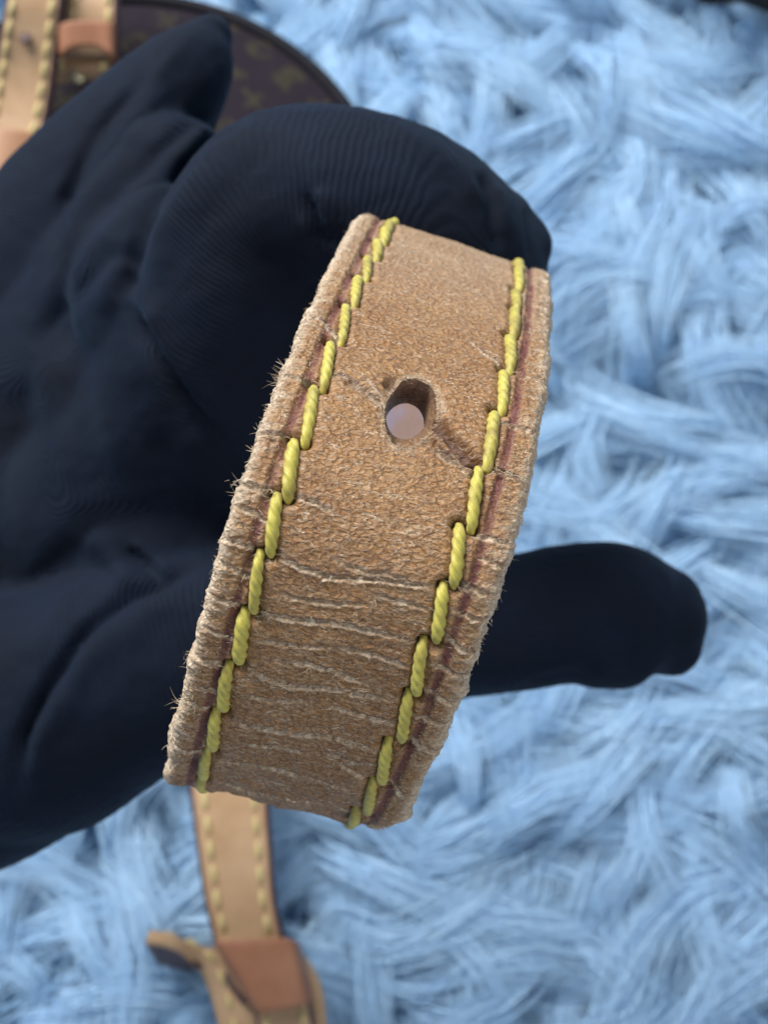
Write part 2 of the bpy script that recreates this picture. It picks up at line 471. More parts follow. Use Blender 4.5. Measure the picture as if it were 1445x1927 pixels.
def surf_fields(a, b, off_top):
    """displacement, wear, maroon, dark over the upper face (b in cm, off_top = how far round the edge)"""
    ab_ = np.abs(b)
    rel = (a - A_top) / (A_bot - A_top)
    # interlaced grain: elongated across the strap
    f1, f2 = worley(a * 22 + 0.9 * fbm(a * 9, b * 9, 3), b * 15 + 0.6 * fbm(a * 9, b * 9, 4), 11)
    grain = np.clip(f2 - f1, 0, 0.5) * 2
    fl = fbm(a * 30, b * 20, 21, 3)
    disp = (0.006 + 0.012 * fbm(a * 3, b * 3, 15, 2)) * (np.minimum(grain, 0.35) - 0.25) + 0.013 * (fl - 0.5) + 0.012 * (fbm(a * 16, b * 5, 27, 3) - 0.5) + 0.035 * (fbm(a * 1.3, b * 1.6, 61, 3) - 0.5)
    # transverse micro wrinkles, stronger to the lower end
    tw = np.abs(fbm(a * 7 + 0.8 * fbm(a * 2, b * 2.5, 9), b * 1.6, 41, 4) - 0.5)
    crack = np.exp(-(tw / 0.014) ** 2) * np.clip((rel - 0.42) * 2.6, 0.05, 1) * np.clip(fbm(a * 3, b * 3, 47) * 4 - 1.7, 0, 1)
    disp -= 0.008 * crack
    wear = 0.5 * crack + 0.30 * np.clip(fl * 3 - 1.75, 0, 1)
    wear = wear + 0.45 * np.clip(1 - (rel - 0.10) / 0.26, 0, 1) * (0.5 + 0.7 * fbm(a * 16, b * 3, 91))
    lump = np.clip((rel - 0.74) / 0.16, 0, 1)
    disp += lump * 0.16 * (fbm(a * 2.6, b * 2.2, 67, 3) - 0.5)
    ch, cw, cd = crease_fields(a, b)
    disp += ch; wear = np.maximum(wear, cw)
    # margins outside the stitching
    mg = np.clip((ab_ - 0.88) / 0.10, 0, 1)
    rad = fbm(a * 20, b * 5, 71, 4)
    disp += mg * (0.022 * (rad - 0.5) + 0.032 * (fbm(a * 6, b * 7, 73, 3) - 0.5) + 0.014 * (vnoise(a * 48, b * 40, 74) - 0.5))
    wear = np.maximum(wear, mg * np.clip(-0.15 + 0.45 * np.clip(0.4 - rel, 0, 1) + 1.5 * (rad - 0.38) + 0.9 * np.clip((ab_ - 1.0) / 0.1, 0, 1) + 0.5 * np.clip(0.5 - rel, 0, 1) * 1.4, 0, 1))
    # hard edge of the pressed line outside the stitching
    wob = 0.018 * (fbm(a * 3.5, b * 0 + 1, 81, 3) - 0.5)
    gr = np.exp(-((ab_ - 0.872 + wob) / 0.040) ** 4)
    disp -= 0.026 * gr
    maroon = gr * np.clip(0.15 + 1.5 * fbm(a * 5, b * 4, 83, 3), 0, 0.95)
    maroon = maroon * (1 - np.clip(cw * 1.2, 0, 0.9))
    dark = cd.copy()
    # channel under the thread, needle holes
    for (a0, b0), (a1, b1), sg in st_ab:
        for (q, r) in ((a0, b0), (a1, b1)):
            m = (np.abs(a - q) < 0.2) & (np.abs(b - r) < 0.2)
            d = np.hypot((a[m] - q) / 1.0, b[m] - r)
            disp[m] -= 0.095 * np.exp(-(d / 0.055) ** 2)
            dark[m] = np.maximum(dark[m], 1.0 * np.exp(-(d / 0.045) ** 2))  # shade down the needle holes, painted on top of the dips
        m = (np.abs(a - (a0 + a1) / 2) < 0.4) & (np.abs(b - (b0 + b1) / 2) < 0.25)
        d, par, _s = seg_dist(a[m], b[m], [(a0, b0), (a1, b1)])
        disp[m] -= 0.034 * np.exp(-(d / 0.065) ** 2)
        disp[m] += 0.006 * np.exp(-((d - 0.095) / 0.03) ** 2)
    # around the punched hole: dragged, crumbled rim and worn wedges beside it
    d = np.hypot((a - h_a) / 1.9, b - h_b)
    disp += 0.004 * np.exp(-((d - 0.29) / 0.05) ** 2) * (0.3 + vnoise(a * 22, b * 22, 95)) - 0.06 * np.exp(-(d / 0.25) ** 4)
    wear = np.maximum(wear, 0.45 * np.exp(-((d - 0.245) / 0.025) ** 2) * vnoise(a * 30, b * 30, 96) * 1.3)
    for pl, wd, dp, dk in (([(806, 770), (830, 800), (862, 838), (884, 866)], 0.085, 0.13, 0.85), ([(812, 822), (842, 848), (872, 872), (890, 888)], 0.034, -0.075, 0.0), ([(742, 716), (735, 722)], 0.06, 0.05, 0.5),
                       ([(812, 830), (840, 860)], 0.07, 0.035, 0.18), ([(664, 722), (706, 748)], 0.06, 0.035, 0.25)):
        dd, par, _s = seg_dist(a, b, abl(pl))
        g = np.exp(-(dd / wd) ** 4) * (0.75 + 0.5 * fbm(a * 12, b * 12, 99, 3))
        if dk > 0.5: wear = wear * (1 - 0.9 * g)
        disp -= dp * g; dark = np.maximum(dark, dk * g)  # recess is darkened in colour too, as painted shade
    return disp, np.clip(wear, 0, 1), np.clip(maroon, 0, 1), np.clip(dark, 0, 1), np.clip(1 - grain * 2.6, 0, 1)

strap = empty('leather_strap', 'worn tan leather strap with yellow-green stitching and a punched hole, arched over the gloved fingers', 'strap')

def build_strap():
    res = 0.0105
    a_f = np.arange(A_top, A_bot, res)
    a_lo = np.arange(arc[0] + 0.02, A_top - 0.02, 0.04); a_hi = np.arange(A_bot + 0.03, arc[-1] - 0.02, 0.04)
    a_all = np.concatenate([a_lo, a_f, a_hi]); off = len(a_lo)
    # section: top face, then round edges
    bt = np.arange(-0.997, 0.998, res)
    th = np.linspace(0, math.pi, 40)[1:]
    # right edge: rounded rectangle, thickness T
    T = 0.40
    def edge(sg):
        x = 0.997 + 0.125 * np.sin(th) ** 0.75
        y = -T / 2 + T / 2 * np.sign(np.cos(th)) * np.abs(np.cos(th)) ** 0.8
        return np.stack([sg * x, y], 1)
    top_h = np.where(np.abs(bt) > 0.9, 0.0, 0.0) + 0.0 * bt
    sec = np.vstack([edge(-1)[::-1], np.stack([bt, top_h], 1), edge(1)])
    nb = len(sec); ne = len(th)
    tg = np.gradient(sec, axis=0); tg /= np.linalg.norm(tg, axis=1)[:, None] + 1e-9
    sn = np.stack([-tg[:, 1], tg[:, 0]], 1)
    # arc-like b coordinate for the noise
    bl = np.concatenate([[0], np.cumsum(np.linalg.norm(np.diff(sec, axis=0), axis=1))]); bl = bl - bl[-1] / 2
    A, J = np.meshgrid(a_all, np.arange(nb), indexing='ij')
    X = sec[J, 0].copy(); Y = sec[J, 1].copy(); BL = bl[J].copy()
    # ring mapping round the hole
    ih = np.argmin(np.abs(a_all - h_a)); jh = ne + np.argmin(np.abs(bt - h_b))
    c0, c1 = 24, 74
    I = np.arange(len(a_all))[:, None] - ih; Jd = np.arange(nb)[None, :] - jh
    cheb = np.maximum(np.abs(I), np.abs(Jd))
    m = (cheb >= c0 - 1) & (cheb < c1)
    ang = np.arctan2(Jd, I + 0 * Jd); 
    ca, cb = np.cos(ang), np.sin(ang)
    tt = np.clip((cheb - c0) / (c1 - c0), 0, 1)
    ring_a, ring_b = 0.43, 0.215
    irregular = 1 + 0.035 * np.sin(2 * ang + 0.6) + 0.02 * np.sin(5 * ang + 2) + 0.02 * (fbm(9 + 9 * ca, 9 + 9 * cb, 5, 2) - 0.5)
    ra = ring_a * irregular * ca; rb = ring_b * irregular * cb
    sa_ = (I + 0 * Jd) * res; sb_ = (Jd + 0 * I) * res
    ts = tt * tt * (3 - 2 * tt); ts = 0.5 * tt + 0.5 * ts
    na = ra * (1 - ts) + sa_ * ts; nbb = rb * (1 - ts) + sb_ * ts
    A = np.where(m, a_all[ih] + na, A)
    bx = sec[jh, 0] + nbb
    X = np.where(m, bx, X); BL = np.where(m, X, BL)
    disp, wear, maroon, dark, grain = surf_fields(A, BL, None)
    # slow bend of the whole strap edge + ragged outline
    side = np.clip((np.abs(BL) - 1.0) / 0.12, 0, 1)
    rag = 0.065 * (fbm(A * 6, np.sign(BL) * 3.0 + BL, 101, 4) - 0.5) + 0.014 * (vnoise(A * 42, BL * 30, 103) - 0.5)
    disp = disp + side * rag
    wear = np.maximum(wear, np.clip(side * (0.55 + 1.0 * fbm(A * 14, BL * 9, 107, 3)), 0, 1))
    sbx = sn[J, 0] * disp; sby = sn[J, 1] * disp
    # lumps near the lower end
    C = at_arc(A, Cc); W = at_arc(A, Wc); N = at_arc(A, Nc)
    pos = C + (X + sbx)[..., None] * W + (Y + sby)[..., None] * N
    keep = ~((cheb[:-1, :-1] < c0) & (cheb[1:, 1:] < c0) | (cheb[1:, :-1] < c0) | (cheb[:-1, 1:] < c0) | (cheb[:-1, :-1] < c0) | (cheb[1:, 1:] < c0))
    f = grid_faces(len(a_all), nb, keep=keep)
    uv = np.stack([A, BL, Y * 0.5], -1)
    verts = pos.reshape(-1, 3); uvs = uv.reshape(-1, 3)
    att = {k: v.ravel() for k, v in (('wear', wear), ('maroon', maroon), ('dark', dark), ('grain', grain))}
    # hole wall: follow the innermost ring
    loop = []
    for k in range(-c0, c0): loop.append((c0, k))
    for k in range(c0, -c0, -1): loop.append((k, c0))
    for k in range(c0, -c0, -1): loop.append((-c0, k))
    for k in range(-c0, c0): loop.append((k, -c0))
    idx = np.array([(ih + i) * nb + (jh + j) for i, j in loop])
    nl = len(idx)
    rimA = A.reshape(-1)[idx]; rimX = X.reshape(-1)[idx]; rimd = disp.reshape(-1)[idx]
    nr = 24
    angr = np.arctan2((rimX - sec[jh, 0]) / ring_b, (rimA - a_all[ih]) / ring_a)
    rings = []; ru = []; rw = []
    angl = np.arctan2(rimX - h_b, rimA - h_a)
    for k in range(1, nr + 1):
        q = k / nr
        qq = min(1.0, q * 1.5); qq = qq * qq * (3 - 2 * qq)
        da = (rimA - a_all[ih]) * (1 - qq) + (k_a - a_all[ih] + 0.36 * np.cos(angr)) * qq
        db = (rimX - sec[jh, 0]) * (1 - qq) + (k_b - sec[jh, 0] + 0.172 * np.sin(angr)) * qq
        hh = rimd * (1 - q) - T * q
        wob = 1 + (0.07 * (fbm(angl * 5 + 20, np.full(nl, q * 6), 121, 3) - 0.5)) * (1 - 0.75 * q)
        aa = a_all[ih] + da * wob; xx = sec[jh, 0] + db * wob
        rings.append(at_arc(aa, Cc) + xx[:, None] * at_arc(aa, Wc) + hh[:, None] * at_arc(aa, Nc))
        ru.append(np.stack([rimA + 3, angl * 0.2, hh * 2], -1)); rw.append(0.35 * (1 - q) * vnoise(angl * 20, np.full(nl, q * 9), 7))
    base = len(verts)
    verts = np.vstack([verts] + rings); uvs = np.vstack([uvs] + ru)
    att['wear'] = np.concatenate([att['wear'], np.concatenate(rw)])
    att['maroon'] = np.concatenate([att['maroon'], np.full(nl * nr, 0.0)])
    att['grain'] = np.concatenate([att['grain'], np.full(nl * nr, 0.0)])
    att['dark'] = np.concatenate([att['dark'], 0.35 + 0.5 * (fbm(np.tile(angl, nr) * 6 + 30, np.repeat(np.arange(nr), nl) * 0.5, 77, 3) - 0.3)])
    allr = np.vstack([idx] + [base + k * nl + np.arange(nl) for k in range(nr)])
    a_ = allr[:-1]; b_ = np.roll(allr, -1, 1)[:-1]; c_ = np.roll(allr, -1, 1)[1:]; d_ = allr[1:]
    wf = np.stack([a_, b_, c_, d_], -1).reshape(-1, 4)
    o = mesh_np('outer_leather', verts, [f, wf], M_leather, strap, attrs=att, uv=uvs)
    # lining: underside, a coarse sheet with an opening round the hole
    a2 = np.arange(arc[0] + 0.02, arc[-1] - 0.02, 0.03); b2 = np.linspace(-1.07, 1.07, 60)
    A2, B2 = np.meshgrid(a2, b2, indexing='ij')
    hh = -T + 0.004 + 0.012 * (fbm(A2 * 6, B2 * 6, 131, 3) - 0.5)
    p2 = at_arc(A2, Cc) + B2[..., None] * at_arc(A2, Wc) + hh[..., None] * at_arc(A2, Nc)
    r2 = np.hypot(A2 - k_a, B2 - k_b)
    rc = (r2[:-1, :-1] + r2[1:, 1:]) / 2
    f2 = grid_faces(len(a2), 60, keep=rc > 0.42)
    mesh_np('lining', p2.reshape(-1, 3), [f2[:, ::-1]], M_flesh, strap)
    return o
build_strap()

def tube(path, rad, nseg, plies=0, pitch=0.2, depth=0.14, sign=1, uvoff=0.0):
    path = np.asarray(path); n = len(path)
    t = np.gradient(path, axis=0); t /= np.linalg.norm(t, axis=1)[:, None] + 1e-9
    ref = np.array([0.3, 0.1, 0.94]); u = np.cross(t, ref); u /= np.linalg.norm(u, axis=1)[:, None]
    v = np.cross(t, u)
    al = np.concatenate([[0], np.cumsum(np.linalg.norm(np.diff(path, axis=0), axis=1))])
    th = np.linspace(0, 2 * np.pi, nseg, endpoint=False)
    TH, AL = np.meshgrid(th, al)
    rr = np.asarray(rad).reshape(-1, 1) * np.ones_like(TH)
    ph = TH - sign * 2 * np.pi * AL / pitch
    if plies:
        lobe = np.abs(np.cos(plies * ph / 2)) ** 0.55
        rr = rr * (1 - depth + depth * lobe) * (1 + 0.05 * np.sin(AL * 23 + uvoff * 3) + 0.03 * np.sin(AL * 61 + uvoff))
    p = path[:, None] + rr[..., None] * (np.cos(TH)[..., None] * u[:, None] + np.sin(TH)[..., None] * v[:, None])
    vts = p.reshape(-1, 3)
    f = grid_faces(n, nseg, close_m=True)
    c = np.vstack([path[:1], path[-1:]]); i0 = len(vts)
    k = np.arange(nseg); k2 = (k + 1) % nseg
    cap = np.vstack([np.stack([k2, k, np.full(nseg, i0)], 1), np.stack([(n - 1) * nseg + k, (n - 1) * nseg + k2, np.full(nseg, i0 + 1)], 1)])
    uv = np.stack([AL + uvoff, ph * 0.06, 0 * AL], -1).reshape(-1, 3)
    uv = np.vstack([uv, uv[:1], uv[-1:]])
    return np.vstack([vts, c]), f, cap, uv

def strap_pt(a, b, h):
    return at_arc(a, Cc) + np.asarray(b)[..., None] * at_arc(a, Wc) + np.asarray(h)[..., None] * at_arc(a, Nc)

# hidden stitches carry on down the strap at the same pitch
def with_hidden(row, sg):
    r = [(ab(*t_), ab(*b_)) for t_, b_ in row]
    out = list(r)
    p = 0.47
    a = r[0][0][0] - 0.02
    while a - p > arc[0] + 0.3: out.append(((a - p, sg * 0.755), (a - 0.03, sg * 0.735))); a -= p
    a = r[-1][1][0] + 0.02
    while a + p < arc[-1] - 0.3: out.append(((a, sg * 0.755), (a + p - 0.03, sg * 0.735))); a += p
    return out
nst = 0
for row, sg in ((left_st, -1), (right_st, 1)):
    for (a0, b0), (a1, b1) in with_hidden(row, sg):
        L = max(0.12, abs(a1 - a0))
        if a1 < a0: a0, a1 = a1, a0
        ctr = (a0 + a1) / 2; L = max(L, 0.40) if L < 0.40 else L
        t = np.linspace(0, 1, 34)
        aa = ctr + (t - 0.5) * (L + 0.04)
        jit = rng.normal(0, 0.008)
        bb = b0 + (b1 - b0) * t + jit * np.sin(np.pi * t)
        # each thread leaves its hole at the inner side and goes in at the outer
        lift = 1 - np.abs(2 * t - 1) ** 4.2
        hh = -0.090 + (0.094 + rng.normal(0, 0.008)) * lift
        rad = 0.056 * (1 + rng.normal(0, 0.07)) * (0.62 + 0.38 * (1 - np.abs(2 * t - 1) ** 3.5))
        path = strap_pt(aa, bb, hh)
        v, f, cap, uv = tube(path, rad, 26, plies=3, pitch=0.32, depth=0.40, sign=-1, uvoff=rng.uniform(0, 20))
        o = mesh_np('stitch', v, [f, cap], M_thread, strap, uv=uv)
        nst += 1

def fibres(name, roots, dirs, lens, rad, mat, parent, curl=0.5, nseg=4, wid=3):
    n = len(roots)
    t = np.linspace(0, 1, nseg + 1)
    side = np.cross(dirs, rng.normal(size=(n, 3))); side /= np.linalg.norm(side, axis=1)[:, None] + 1e-9
    cu = rng.normal(0, curl, n)
    pth = roots[:, None] + dirs[:, None] * (lens[:, None] * t)[..., None] + side[:, None] * ((cu * lens)[:, None] * t ** 2)[..., None]
    s2 = np.cross(dirs, side); s2 /= np.linalg.norm(s2, axis=1)[:, None] + 1e-9
    r = rad[:, None] * (1 - 0.8 * t)
    vv = []
    for k in range(wid):
        an = 2 * np.pi * k / wid
        vv.append(pth + r[..., None] * (math.cos(an) * side + math.sin(an) * s2)[:, None])
    v = np.stack(vv, 2)                                   # n, nseg+1, wid, 3
    base = (np.arange(n) * (nseg + 1) * wid)[:, None, None]
    i = np.arange(nseg)[None, :, None] * wid; k = np.arange(wid)[None, None, :]; k2 = (k + 1) % wid
    f = np.stack([base + i + k, base + i + k2, base + i + wid + k2, base + i + wid + k], -1).reshape(-1, 4)
    o = mesh_np(name, v.reshape(-1, 3), [f], mat, parent)
    o['kind'] = 'stuff'
    return o

def strap_fibres():
    roots, dirs, lens, rads = [], [], [], []
    def add(a, b, h, da, db, dh, l, r):
        C = at_arc(a, Cc); W = at_arc(a, Wc); N = at_arc(a, Nc); T = at_arc(a, Tc)
        roots.append(C + b[:, None] * W + h[:, None] * N)
        d = da[:, None] * T + db[:, None] * W + dh[:, None] * N
        dirs.append(d / np.linalg.norm(d, axis=1)[:, None]); lens.append(l); rads.append(r)
    # fuzz along both edges
    for sg in (-1, 1):
        n = 2300
        a = rng.uniform(A_top, A_bot, n); q = rng.uniform(0.02, 0.95, n)
        keep = fbm(a * 9, q * 5, 203, 3) > 0.36; a = a[keep]; q = q[keep]; n = len(a)
        an = q * math.pi
        b = sg * (0.985 + 0.125 * np.sin(an) ** 0.75); h = -0.2 + 0.2 * np.cos(an)
        add(a, b, h, rng.normal(0, 0.8, n), sg * (np.sin(an) + 0.2), np.cos(an) + rng.normal(0, 0.5, n), rng.gamma(1.3, 0.009, n) + 0.010, rng.uniform(0.0028, 0.0060, n))
    # nap on the margins and in cracks
    n = 5500
    a = rng.uniform(A_top, A_bot, n); b = rng.uniform(0.89, 1.04, n) * rng.choice([-1, 1], n)
    m = fbm(a * 14, b * 14, 205, 3) > 0.45; a = a[m]; b = b[m]; n = len(a)
    add(a, b, np.full(n, -0.012), rng.normal(0, 0.6, n), np.sign(b) * rng.normal(0.5, 0.8, n), rng.uniform(0.1, 0.6, n), rng.uniform(0.02, 0.05, n), rng.uniform(0.0018, 0.0034, n))
    for pl, s in creases_ab:
        arr = np.array(pl); n = int(26 * s * np.sum(np.linalg.norm(np.diff(arr, axis=0), axis=1)))
        if n < 3: continue
        t = rng.uniform(0, len(arr) - 1.001, n); k = t.astype(int); fr = t - k
        p = arr[k] * (1 - fr[:, None]) + arr[k + 1] * fr[:, None]
        a = p[:, 0] + rng.normal(0, 0.020, n); b = p[:, 1]
        add(a, b, np.full(n, 0.0), rng.normal(0, 0.5, n), rng.normal(0, 0.9, n), rng.uniform(0.05, 0.5, n), rng.uniform(0.025, 0.07, n) * min(1.3, 0.6 + 0.4 * s), rng.uniform(0.0018, 0.0038, n))
    # loose fibres lying all over the face
    n = 900
    a = rng.uniform(A_top, A_bot, n); b = rng.uniform(-0.7, 0.7, n)
    m = np.hypot(a - h_a, b - h_b) > 0.3; a = a[m]; b = b[m]; n = len(a)
    add(a, b, np.full(n, 0.0), rng.normal(0, 0.45, n), rng.normal(0, 1.0, n), rng.uniform(0.0, 0.18, n), rng.uniform(0.02, 0.06, n), rng.uniform(0.0014, 0.0028, n))
    # rim of the hole
    n = 260
    an = rng.uniform(0, 2 * np.pi, n)
    a = h_a + 0.44 * np.cos(an); b = h_b + 0.22 * np.sin(an)
    add(a, b, np.full(n, -0.02), rng.normal(0, 0.8, n) + 0.4 * np.cos(an), rng.normal(0, 0.8, n), rng.uniform(0.1, 0.8, n), rng.uniform(0.02, 0.05, n), rng.uniform(0.0015, 0.003, n))
    # tufts torn out of the edge
    for px, py, sg, l, nn in ((512, 668, -1, 0.17, 26), (500, 690, -1, 0.13, 12), (432, 915, -1, 0.15, 16), (340, 1262, -1, 0.13, 12), (322, 1352, -1, 0.16, 12), (365, 1165, -1, 0.09, 10), (575, 555, -1, 0.1, 10),
                              (990, 985, 1, 0.12, 22), (985, 950, 1, 0.1, 12), (965, 1040, 1, 0.12, 14), (940, 1110, 1, 0.13, 8), (1036, 700, 1, 0.08, 8), (895, 1245, 1, 0.1, 8), (835, 1420, 1, 0.14, 6), (480, 740, -1, 0.09, 10), (395, 1060, -1, 0.1, 10), (455, 830, -1, 0.1, 10)):
        a0, _b = ab(px, py)
        n = max(4, int(nn * 0.6)); l = l * 0.85
        a = a0 + rng.normal(0, 0.035, n)
        add(a, np.full(n, sg * 1.09), rng.uniform(-0.25, -0.08, n), rng.normal(-0.1, 0.45, n), np.full(n, sg * 1.0), rng.normal(0.15, 0.4, n), rng.uniform(0.4, 1.1, n) * l, rng.uniform(0.0022, 0.0045, n))
    fibres('frayed_fibre', np.vstack(roots), np.vstack(dirs), np.concatenate(lens), np.concatenate(rads), M_fibre, strap, curl=0.45)
strap_fibres()

# ------------------------------------------------------------------ the gloved hand
def build_hand():
    # bones: list of (px, py, d, radius cm) chains, all grown into one surface
    chains = {
        'index': [(150, 1010, 18.6, 1.65), (330, 790, 17.4, 1.42), (422, 575, 16.4, 1.26), (532, 402, 15.9, 1.24), (665, 388, 15.7, 1.18), (785, 422, 15.7, 1.10), (872, 486, 15.9, 0.98), (895, 560, 16.6, 0.88), (870, 650, 17.5, 0.8)],
        'tip': [(880, 440, 15.9, 0.80), (940, 448, 16.0, 0.62), (975, 462, 16.1, 0.44)],
        'inner': [(345, 560, 17.2, 1.5), (470, 690, 17.9, 1.35), (560, 800, 18.2, 1.2), (560, 960, 18.2, 1.2), (520, 1100, 18.0, 1.2)],
        'middle': [(-40, 980, 20.0, 1.7), (20, 640, 19.3, 1.6), (132, 430, 18.9, 1.30), (243, 278, 18.7, 1.04), (324, 174, 18.7, 0.80), (374, 106, 18.8, 0.58), (395, 70, 18.9, 0.36)],
        'back_of_hand': [(60, 840, 19.2, 1.8), (200, 640, 18.5, 1.55), (270, 470, 18.1, 1.25), (330, 330, 18.0, 0.85)],
        'ring': [(-60, 1100, 21, 1.7), (-60, 800, 20.8, 1.6), (100, 620, 20.6, 1.4), (300, 540, 20.8, 1.2), (430, 600, 21.4, 1.0)],
        'little': [(-100, 1250, 21, 1.6), (60, 1000, 21, 1.4), (280, 900, 21.2, 1.15), (430, 920, 21.8, 0.95)],
        'thumb': [(-120, 1290, 18.4, 2.2), (60, 1330, 17.6, 1.85), (230, 1270, 17.2, 1.50), (420, 1205, 17.2, 1.40), (640, 1190, 17.6, 1.18), (820, 1180, 17.9, 1.06), (960, 1172, 18.0, 0.97), (1080, 1152, 18.0, 0.98), (1170, 1147, 18.0, 0.94), (1225, 1160, 18.1, 0.78)],
        'thumb_pad': [(1130, 1180, 18.0, 0.88), (1225, 1196, 18.05, 0.74), (1262, 1216, 18.1, 0.44)],
        'palm': [(-500, 1150, 20.5, 2.8), (-200, 1080, 19.8, 2.5), (60, 1010, 19.3, 2.3), (200, 1010, 18.9, 1.9), (300, 1060, 18.3, 1.55)],
        'web': [(250, 760, 18.2, 1.6), (300, 1000, 18.0, 1.5), (330, 1200, 17.7, 1.2)],
        'heel': [(-350, 1450, 19.0, 2.0), (-120, 1440, 18.4, 1.75), (40, 1400, 17.8, 1.45), (190, 1330, 17.5, 1.15)],
    }
    vs, fs, off = [], [], 0
    bones = []
    for nm, ch in chains.items():
        c = np.array([[*Pn(x, y, d), r] for x, y, d, r in ch])
        sm = catmull(c, 14 * len(ch))
        bones.append((nm, sm))
        path, rad = sm[:, :3], sm[:, 3]
        # rounded ends
        def cap(p, d, r):
            k = np.linspace(0, 1, 7)[1:]
            return np.array([p + d * r * math.sin(q * math.pi / 2 * 0.999) for q in k]), np.array([r * math.cos(q * math.pi / 2 * 0.98) for q in k])
        d1 = path[-1] - path[-2]; d1 /= np.linalg.norm(d1); d0 = path[0] - path[1]; d0 /= np.linalg.norm(d0)
        p1, r1 = cap(path[-1], d1, rad[-1]); p0, r0 = cap(path[0], d0, rad[0])
        path = np.vstack([p0[::-1], path, p1]); rad = np.concatenate([r0[::-1], rad, r1])
        v, f, cp, uv = tube(path, rad, 36)
        me_f = f + off
        vs.append(v); fs.append((f + off, cp + off)); off += len(v)
    tmp = mesh_np('tmp_hand', np.vstack(vs), [q for pr in fs for q in pr], None)
    md = tmp.modifiers.new('r', 'REMESH'); md.mode = 'VOXEL'; md.voxel_size = 0.075
    sm_ = tmp.modifiers.new('s', 'SMOOTH'); sm_.factor = 0.6; sm_.iterations = 9
    dg = bpy.context.evaluated_depsgraph_get(); ev = tmp.evaluated_get(dg)
    me = bpy.data.meshes.new_from_object(ev)
    bpy.data.objects.remove(tmp)
    n = len(me.vertices)
    co = np.empty(n * 3, np.float32); me.vertices.foreach_get('co', co); co = co.reshape(-1, 3).astype(float)
    no = np.empty(n * 3, np.float32); me.vertex_normals.foreach_get('vector', no); no = no.reshape(-1, 3).astype(float)
    px, py, d = to_px(co)
    view = np.array([0, 0, 38.0]) - co; view /= np.linalg.norm(view, axis=1)[:, None]
    fac = np.clip((no * view).sum(1) * 2.0, 0, 1)
    px_w = px + 16 * (fbm(px / 90, py / 90, 301, 3) - 0.5); py_w = py + 16 * (fbm(px / 90, py / 90, 302, 3) - 0.5)
    disp = np.zeros(n)
    strokes = [  # polyline px, half width px, height cm
        ([(470, 208), (400, 262), (330, 345), (272, 430), (240, 510), (238, 570)], 13, -0.30),
        ([(238, 560), (265, 630), (320, 710), (375, 785), (430, 855)], 12, -0.26),
        ([(268, 560), (300, 630), (350, 705), (410, 790)], 20, 0.12),
        ([(500, 228), (430, 290), (360, 375), (300, 460), (275, 540)], 26, 0.10),
        ([(440, 240), (370, 310), (300, 410), (215, 530), (190, 600)], 22, 0.12),
        ([(195, 600), (175, 680), (200, 780), (250, 900)], 34, 0.07),
        ([(160, 640), (150, 740), (170, 850), (210, 950)], 28, -0.06),
        ([(100, 620), (100, 720), (130, 880), (190, 1000)], 38, 0.06),
        ([(60, 700), (60, 850), (110, 1000)], 30, -0.06),
        ([(30, 1480), (45, 1390), (90, 1290), (150, 1200), (225, 1130), (310, 1095), (390, 1055)], 12, -0.24),
        ([(60, 1480), (80, 1380), (130, 1290), (200, 1205), (280, 1150), (370, 1110)], 26, 0.09),
        ([(170, 1000), (215, 1060), (250, 1110)], 20, 0.14),
        ([(235, 1030), (270, 1060), (310, 1090)], 9, -0.14), ([(245, 1015), (290, 1050), (330, 1080)], 8, 0.08),
        ([(380, 60), (310, 120), (230, 210), (150, 300), (80, 400)], 12, 0.05),
        ([(290, 130), (210, 220), (150, 310), (110, 420), (90, 480)], 12, -0.13),
        ([(320, 150), (250, 235), (190, 320), (150, 400), (90, 560)], 16, 0.12),
        ([(395, 195), (330, 260), (240, 330), (170, 430)], 16, -0.12),
        ([(340, 300), (230, 400), (150, 500), (60, 590)], 22, 0.09),
        ([(280, 470), (200, 480), (140, 560), (60, 660)], 14, -0.09),
        ([(582, 352), (592, 400), (604, 440), (622, 468)], 8, -0.14),
        ([(598, 350), (610, 395), (628, 430)], 11, 0.12),
        ([(560, 400), (590, 440), (610, 480)], 8, 0.07), ([(480, 470), (560, 510), (600, 560)], 18, -0.08),
        ([(700, 240), (790, 270), (870, 330), (905, 400)], 20, 0.05),
        ([(905, 320), (925, 370), (925, 430), (940, 470)], 9, -0.10), ([(935, 340), (950, 390), (955, 450)], 13, 0.07),
        ([(985, 385), (1000, 430), (1000, 490)], 8, -0.06), ([(440, 215), (470, 205), (520, 208), (600, 212)], 7, 0.03),
        ([(350, 800), (400, 880), (430, 960)], 26, 0.08), ([(290, 800), (330, 900), (390, 1000)], 20, -0.10),
        ([(1040, 1060), (1035, 1160), (1050, 1270)], 14, -0.03), ([(1000, 1290), (1060, 1272), (1110, 1270)], 12, -0.05),
        ([(40, 1250), (120, 1130), (210, 1080)], 22, 0.07), ([(0, 1150), (90, 1080), (160, 1010)], 20, -0.08),
    ]
    for pl, w, h in strokes:
        m = (px > min(p[0] for p in pl) - 4 * w) & (px < max(p[0] for p in pl) + 4 * w) & (py > min(p[1] for p in pl) - 4 * w) & (py < max(p[1] for p in pl) + 4 * w)
        dd, par, _s = seg_dist(px_w[m], py_w[m], pl)
        fd = np.clip(np.minimum(par, 1 - par) * 6, 0.12, 1)
        w = w * 1.2; disp[m] += 0.85 * h * fd * np.exp(-(dd / w) ** 2)
    disp *= fac
    disp += 0.045 * (fbm(px / 110 + d, py / 70, 311, 4) - 0.5) + 0.02 * (fbm(px / 22, py / 22 + d, 315, 3) - 0.5)
    co = co + no * disp[:, None]
    # rib coordinate: distance along the nearest bone
    num = np.zeros(n); den = np.zeros(n) + 1e-9
